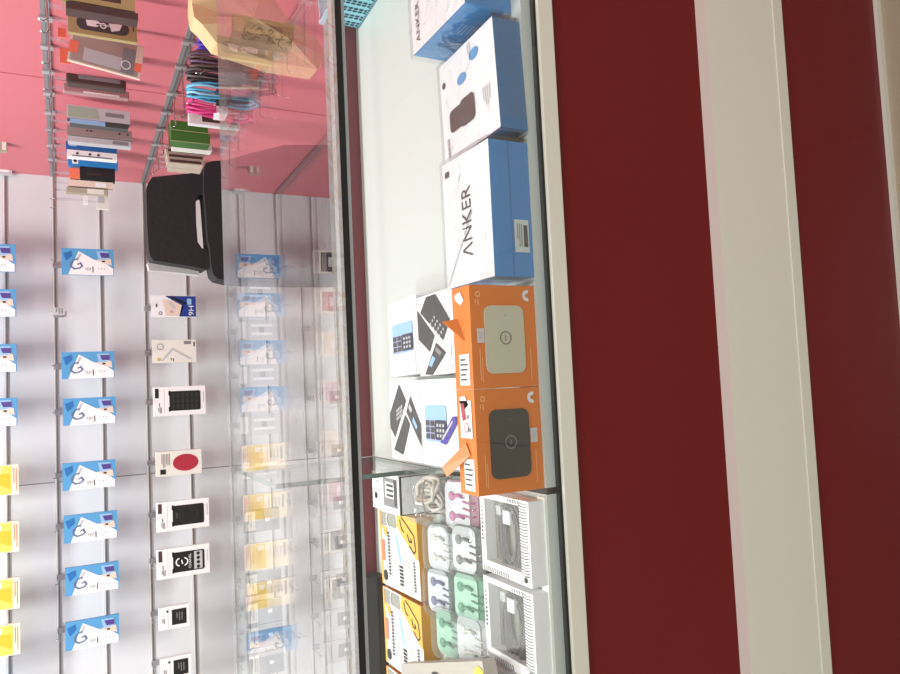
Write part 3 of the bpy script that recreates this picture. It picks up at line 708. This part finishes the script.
def dD(f, b, w, d, h):
    blue_phone(f, .12, .30, .72, .72)
    f.poly([(.55, .72), (.70, .74), (1.0, .50), (1.0, .42), (.90, .42)], mat('violet ribbon', (70, 56, 160), .4), 5)
    f.poly([(.60, .68), (.64, .69), (.92, .48), (.90, .46)], LGREY, 6)
    g = b.front(-w/2, 0, w/2, h, 0); g.lines(.2, .6, .5, .9, 2, LGREY, 1)
lidbox('phone_box', 'white phone box with one pale blue keypad phone, back row by the empty space', .012, .841, .113, .936, .040, dA, .03)
lidbox('phone_box', 'white phone box with black phones touching the white fronted orange box', .010, .742, .110, .840, .040, dB, .02)
lidbox('phone_box', 'white phone box with black phones beside the glass partition', -.102, .843, .004, .942, .040, dC)
lidbox('phone_box', 'white phone box with a blue phone and violet ribbon, behind the dark fronted orange box', -.102, .745, .004, .842, .040, dD)

# orange router boxes
def orange(name, label, X, dev, tabx, stick, rz):
    w, d, h = .1055, .037, .0785; b = MB(); b.box(-w/2, 0, 0, w/2, d, h, ORNG)
    f = b.front(-w/2, 0, w/2, h, 0); t = b.topf(-w/2, 0, w/2, d, h)
    flower(f, .87, .10, .0062, WHITE); f.ring(.12, .09, .003, .0012, LORNG); f.lines(.06, .14, .14, .2, 2, LORNG)
    f.lines(.10, .62, .14, .95, 2, LORNG, 2, along='a') if False else f.rect(.11, .62, .122, .92, LORNG)
    f.rect(.14, .7, .15, .94, LORNG); f.rect(.89, .62, .9, .93, LORNG)
    sa, sb = stick; f.rect(sa, sb, sa+.11, sb+.14, mat('pale sticker', (206, 198, 196), .4), 2); f.rect(sa+.03, sb+.03, sa+.08, sb+.1, LGREY, 3)
    t.rect(.28, .66, .84, .96, WHITE, 1); t.lines(.34, .69, .8, .93, 5, DGREY, 2, along='a'); t.poly([(.2, .07), (.5, .05), (.7, .14), (.5, .18), (.2, .12)], WHITE, 2)
    if dev is INKD:
        t.rect(.2, .10, .85, .46, WHITE, 2); t.poly([(.25, .14), (.45, .12), (.55, .28), (.35, .30)], RED, 3)
        t.ring(.55, .36, .005, .001, RED, 3); t.lines(.6, .2, .8, .44, 2, MGREY, 3, along='a')
    o = b.build(name, loc=(X, .6365, .6102), rz=rz); tag(o, label, 'router box', 'orange router boxes')
    # device window
    b = MB(); x0, x1 = w/2-.20*w, w/2-.86*w; z1, z0 = h*(1-.20), h*(1-.80)
    b.rbox(x1, -.0016, z0, x0, 0, z1, .008, dev, 'y'); g = b.front(x1, z0, x0, z1, -.0016)
    RG = mat('ring grey', (70, 70, 70), .4) if dev is not INKD else mat('ring grey light', (140, 140, 142), .4)
    g.ring(.5, .48, .0068, .0008, RG, 2); g.poly([(.47, .44), (.53, .46), (.47, .48), (.53, .50), (.47, .52), (.47, .51), (.51, .5), (.46, .48), (.51, .46), (.47, .45)], RG, 2); g.disc(.5, .15, .0006, RG, 2)
    pr = b.build('product_picture', parent=o); pr['label'] = ('dark' if dev is INKD else 'off-white') + ' rounded router pictured on the front'
    b = MB(); x = w/2-tabx*w
    if dev is INKD: b.prism([(x, .012, h), (x-.024, .05, h+.008), (x-.014, .056, h+.010), (x+.012, .020, h)], (0, -.001, .0016), ORNG)
    else: b.prism([(x+.012, .026, h+.0005), (x-.012, .012, h+.0005), (x+.010, .034, h+.013)], (0, .0015, .001), ORNG)
    b.build('hang_tab', parent=o)
    return o
INKD = mat('charcoal device', (44, 46, 46), .4)
orange('router_box', 'orange router box picturing an off-white rounded device', .0440, mat('offwhite device', (196, 192, 170), .4), .42, (.08, .42), .0)
orange('router_box', 'orange router box picturing a dark rounded device', -.0622, INKD, .62, (.82, .40), .004)

# ================= LEFT-HAND CASE =================
# small black edged box
w, d, h = .052, .10, .045
b = MB(); b.box(-w/2, 0, 0, w/2, d, h, WHITE)
f = b.topf(-w/2, 0, w/2, d, h); f.rect(.97, 0, 1, 1, INK, 1); f.rect(.42, .1, .9, .85, MGREY, 1); f.rect(.5, .2, .82, .62, WHITE, 2)
for i in range(3): f.rect(.55, .25+.13*i, .78, .32+.13*i, DGREY, 3)
f.rect(.8, .12, .88, .8, DGREY, 2); f.lines(.15, .15, .35, .8, 3, LGREY, 2, along='a'); f.disc(.14, .65, .005, INK, 2)
for x in (-w/2, w/2-.0014): b.box(x, -.0006, 0, x+.0014, 0, h, INK)
b.box(-w/2, -.0006, h-.0016, w/2, 0, h, INK); b.box(-w/2, -.0006, 0, w/2, 0, .0016, INK)
tag(b.build('small_product_box', loc=(-.150, .908, .6102)), 'small white box with black edges lying beside the glass partition', 'product box')
# bagged white cable
cb = tag(empty('bagged_cable', (-.142, .835, .6102)), 'bundled white cable in a clear bag next to the black edged box', 'cable')
b = MB(); CW = mat('white cable', (206, 200, 190), .4); R = random.Random(2)
for k in range(11):
    pts = []; ox, oz = R.uniform(-.012, .010), .008+.003*k; ax = R.uniform(.009, .015); ay = R.uniform(.026, .036); ph = R.uniform(-.35, .35)
    for i in range(26):
        a = 2*PI*i/26; x, y = ax*math.sin(a), ay*math.cos(a)
        pts.append((ox+x*math.cos(ph)-y*math.sin(ph), .01+x*math.sin(ph)+y*math.cos(ph), oz+.003*math.sin(3*a+k)))
    b.tube(pts, .0026, CW, 6, True)
b.build('cable', parent=cb)
b = MB(); b.box(-.024, -.002, .006, .022, .004, .046, mat('brown tie', (150, 130, 110), .6)); b.build('twist_tie', parent=cb) if False else None
b = MB(); b.tube([(-.024, .002, .012), (-.022, .003, .042), (0, .002, .047), (.02, .001, .042), (.023, .002, .012)], .0012, mat('brown tie', (150, 130, 110), .6)); b.build('twist_tie', parent=cb)
b = MB(); b.rbox(-.034, -.035, .0005, .030, .052, .049, .010, FILM); b.build('clear_bag', parent=cb)
# amber boxes
def amber(label, x0, x1, y0, y1, h, rz=0, cutoff=False):
    w, d = x1-x0, y1-y0; b = MB(); b.box(-w/2, 0, 0, w/2, d, h, AMBERS, {'top': WHITE})
    f = b.topf(-w/2, 0, w/2, d, h)
    f.rect(0, 0, .05, 1, AMBER, 1); f.rect(.04, .02, .46, .20, mat('window grey', (150, 150, 140), .25), 1); f.ring(.3, .1, .012, .002, WHITE, 3, a0=60, a1=250)
    f.poly([(.50, .0), (1, .0), (1, .52), (.94, .50), (.72, .34), (.48, .16)], AMBER, 2)
    # outlined 5
    L = mat('brown ink dark', (60, 46, 20), .5)
    def seg(p, q, t=.012):
        (a, b0), (c, d0) = p, q; dx, dy = c-a, d0-b0; n = math.hypot(dx, dy); nx, ny = -dy/n*t, dx/n*t
        f.poly([(a-nx, b0-ny), (c-nx, d0-ny), (c+nx, d0+ny), (a+nx, b0+ny)], L, 3)
    for p, q in (((.62, .03), (.70, .07)), ((.70, .07), (.92, .22)), ((.92, .22), (.95, .40)), ((.95, .40), (.90, .44)), ((.90, .44), (.80, .36)), ((.58, .06), (.62, .18)), ((.62, .18), (.68, .21)), ((.76, .22), (.80, .31)), ((.80, .31), (.86, .31)), ((.86, .31), (.84, .26))): seg(p, q)
    f.poly([(.06, .2), (.2, .22), (.2, .34), (.14, .33)], AMBER, 2)
    f.rect(.03, .40, .12, .68, SALM, 2); f.disc(.11, .87, .008, INK, 2, k=1)
    R = random.Random(5)
    for i in range(13): f.rect(.21, .27+.045*i, .265, .30+.045*i, DGREY, 2)
    for i in range(15): f.rect(.285, .32+.036*i, .31, .337+.036*i, MGREY, 2)
    f.poly([(.40, .28), (.47, .30), (.56, .60), (.55, .64), (.5, .6)], SBLUE, 1)
    for i in range(6): f.rect(.50, .66+.045*i, .60, .69+.045*i, INK, 2)
    for i in range(10): f.rect(.86, .55+.038*i, .91, .575+.038*i, DGREY, 2)
    f.rect(.80, .52, .81, .94, LORNG, 2); f.ring(.74, .70, .006, .001, LORNG, 2); f.ring(.74, .86, .006, .001, LORNG, 2); f.ring(.74, .60, .005, .001, LORNG, 2)
    return tag(b.build('charger_box', loc=((x0+x1)/2, y0, .6102), rz=rz), label, 'product box', 'amber and white charger boxes')
amber('amber and white charger box nearest the black edged box', -.290, -.182, .903, 1.036, .024, .03)
amber('middle amber and white charger box of the row along the case back', -.405, -.296, .901, 1.034, .024, .02)
amber('amber and white charger box mostly cut by the bottom of the photo', -.520, -.411, .899, 1.032, .024, .02)

# earphone cases
def earcase(label, px, py, tint, liner, dark, size=.063, tilt=.22, rz=0, z=.6102, rise=.012):
    p = atZ(px, py, z+rise+.012); s = size/2
    r = empty('earphone_case', (p.x, p.y, z), rz); tag(r, label, 'earphone case', 'clear earphone cases')
    r.rotation_euler.x = 0
    T = Matrix.Translation((0, 0, rise)) @ Matrix.Rotation(tilt, 4, 'X')
    def fin(b, nm, **k):
        b.v = [tuple(T @ Vector(q)) for q in b.v]; return b.build(nm, parent=r, **k)
    b = MB(); b.rbox(-s+.003, -s+.003, .001, s-.003, s-.003, .011, .011, dark); 
    b.rbox(-s+.005, -s+.018, .011, s-.005, s-.004, .0125, .010, liner); fin(b, 'liner')
    b = MB()
    for sx in (-1, 1):
        cx = sx*.012-.001; b.tube([(cx, .012, .014), (cx+.002, .004, .0145), (cx, -.006, .014)], .0022, tint, 6)
        ring = [(cx+.006*math.cos(t), .016+.006*math.sin(t), .013) for t in [2*PI*i/10 for i in range(10)]]
        b.mesh([(cx, .016, .0165)]+ring, [[0, 1+i, 1+(i+1) % 10] for i in range(10)], tint, True)
    for k in range(3): b.tube([(-.010+.008*k, -.004, .0135), (-.012+.008*k, -.016, .0135), (-.010+.008*k, -.024, .011)], .0013, tint, 5)
    fin(b, 'earphones')
    b = MB(); b.rbox(-s, -s, 0, s, s, .019, .013, BLISTER); fin(b, 'clear_lid')
    return r
LV = mat('liner white', (226, 228, 232), .35)
earcase('clear earphone case with magenta earphones and wine red base', 460, 506, mat('magenta plastic', (200, 120, 165), .4), LV, mat('wine base', (150, 90, 112), .4), .066)
earcase('clear earphone case with all white contents next to an amber box', 441, 548, mat('white plastic', (226, 226, 222), .4), LV, LGREY)
earcase('clear earphone case with grey earphones on a black base', 467, 550, mat('grey plastic', (130, 130, 134), .4), LV, mat('charcoal base', (40, 42, 44), .4))
earcase('clear earphone case with blue grey earphones touching an amber box', 441, 592, mat('slate plastic', (120, 120, 156), .4), LV, mat('charcoal base', (40, 42, 44), .4))
earcase('clear earphone case with green earphones on a green base', 469, 598, mat('green plastic', (100, 160, 128), .4), MINT, mat('green base', (60, 130, 94), .4))
earcase('clear earphone case with pale green earphones and white base', 450, 634, mat('green plastic', (100, 160, 128), .4), MINT, OFFW)
earcase('clear empty looking earphone case closest to the grey labelled box', 472, 642, mat('white plastic', (226, 226, 222), .4), LV, LGREY)

# boxed braided cables
def cablebox(label, x0, x1, y0, y1, h):
    w, d = x1-x0, y1-y0; s = tag(empty('cable_box', ((x0+x1)/2, y0, .6137)), label, 'cable box', 'zebra striped cable boxes')
    b = MB(); b.box(-w/2, 0, 0, w/2, d, h-.014, WHITE)
    # tray walls with a clear window
    t = .0015; 
    b.box(-w/2, 0, h-.014, -w/2+.012, d, h, WHITE); b.box(w/2-.006, 0, h-.014, w/2, d, h, WHITE); b.box(-w/2+.012, 0, h-.014, w/2-.006, .018, h, WHITE); b.box(-w/2+.012, d-.010, h-.014, w/2-.006, d, h, WHITE)
    b.box(-w/2+.012, .018, h-.014, w/2-.006, d-.010, h-.0135, mat('tray grey', (132, 134, 120), .4))
    f = b.topf(-w/2, 0, w/2, d, h)
    for i in range(26):   # wavy stripes along the front border
        b0 = .02+i*.034; f.poly([(.82, b0), (.90, b0+.012), (.98, b0), (.98, b0+.012), (.90, b0+.024), (.82, b0+.012)], DGREY if i % 2 else MGREY, 2)
    for i in range(12): a0 = .04+.046*i; f.poly([(a0, .93), (a0+.014, .93), (a0+.03, .995), (a0+.016, .995)], DGREY, 2)
    for i in range(5): a0 = .6+.05*i; f.poly([(a0, .01), (a0+.02, .01), (a0+.03, .055), (a0+.01, .055)], MGREY, 2)
    for i in range(9): f.rect(.035, .18+.05*i, .065, .21+.05*i-(.01 if i < 4 else 0), DGREY, 2)
    f.disc(.9, .93, .003, INK, 3); f.rect(.86, .85, .94, .88, LGREY, 3)
    b.build('carton', parent=s)
    b = MB(); BC = mat('braided cable', (84, 80, 84), .5, bump=.5, nscale=300)
    for k in range(7):
        pts = []; rx, ry = .018+.0022*k, .010+.0022*k
        for i in range(30):
            a = 2*PI*i/30; pts.append((-.001+rx*1.25*math.cos(a)+.002*math.sin(k), d/2+.001+ry*math.sin(a), h-.0095+.0012*(k % 3)))
        b.tube(pts, .0016, BC, 6, True)
    b.build('braided_cable', parent=s)
    b = MB(); b.box(w/2-.030, d*.42, h-.0085, w/2-.016, d*.56, h-.003, WHITE); b.box(w/2-.022, d*.60, h-.0085, w/2-.012, d*.70, h-.003, LGREY); b.build('plug', parent=s)
    b = MB(); b.box(-w/2+.011, .017, h-.0004, w/2-.005, d-.009, h+.0002, WINDOW); b.build('window', parent=s)
    return s
cablebox('zebra bordered box with a grey braided cable, next to the dark fronted orange box', -.2135, -.1265, .6345, .734, .019)
cablebox('zebra bordered cable box in the middle of the three', -.309, -.220, .6345, .734, .019)
cablebox('zebra bordered cable box cut by the bottom of the photo', -.405, -.316, .6345, .734, .019)
# grey labelled box at the photo's foot
w, d, h = .14, .23, .016
p1, p2 = atZ(482, 661, .6676), atZ(400, 664, .6676)
b = MB(); b.box(-w, 0, 0, 0, d, h, mat('warm grey card', (176, 168, 160), .45)); f = b.topf(-w, 0, 0, d, h)
for i in range(4): f.rr(.42+.11*i, .07+.03*i, .50+.11*i, .30+.03*i, .004, INK, 2)
f.lines(.05, .3, .7, .6, 9, MGREY, 2, th=.15); f.disc(.95, .12, .012, mat('olive logo', (196, 186, 60), .5), 2)
tag(b.build('product_box', loc=(p1.x, p1.y, .6516), rz=math.atan2(p1.x-p2.x, p2.y-p1.y)), 'warm grey box with four black oval marks at the bottom edge of the photo', 'product box')

# ================= LIGHT =================
def area(name, loc, size, power, rot=(0, 0, 0), col=(1, .985, .965)):
    l = bpy.data.lights.new(name, 'AREA'); l.shape = 'RECTANGLE'; l.size, l.size_y = size; l.energy = power; l.color = col
    o = bpy.data.objects.new(name, l); C.objects.link(o); o.location = loc; o.rotation_euler = rot; return o
area('ceiling_lamp', (-.3, 1.75, 2.65), (.9, .25), 37)
area('ceiling_lamp', (-1.6, 1.75, 2.65), (.9, .25), 30)
area('ceiling_lamp', (.2, -.6, 2.65), (1.0, 1.0), 23)
wd = bpy.data.worlds.new('w'); bpy.context.scene.world = wd; wd.use_nodes = True
wd.node_tree.nodes['Background'].inputs[0].default_value = (.98, .98, 1, 1); wd.node_tree.nodes['Background'].inputs[1].default_value = .45

# ================= CAMERA =================
cd = bpy.data.cameras.new('cam'); cam = bpy.data.objects.new('cam', cd); C.objects.link(cam)
cd.sensor_width = 36; cd.lens = F/900*36; cd.clip_start = .01
Xc, Yc, Zc = -_U, _R, -_F
cam.matrix_world = Matrix(((Xc.x, Yc.x, Zc.x, 0), (Xc.y, Yc.y, Zc.y, 0), (Xc.z, Yc.z, Zc.z, CAMZ), (0, 0, 0, 1)))
sc = bpy.context.scene; sc.camera = cam
sc.view_settings.view_transform = 'Standard'; sc.view_settings.look = 'None'; sc.view_settings.exposure = .45; sc.view_settings.gamma = 1
sc.view_settings.use_curve_mapping = False
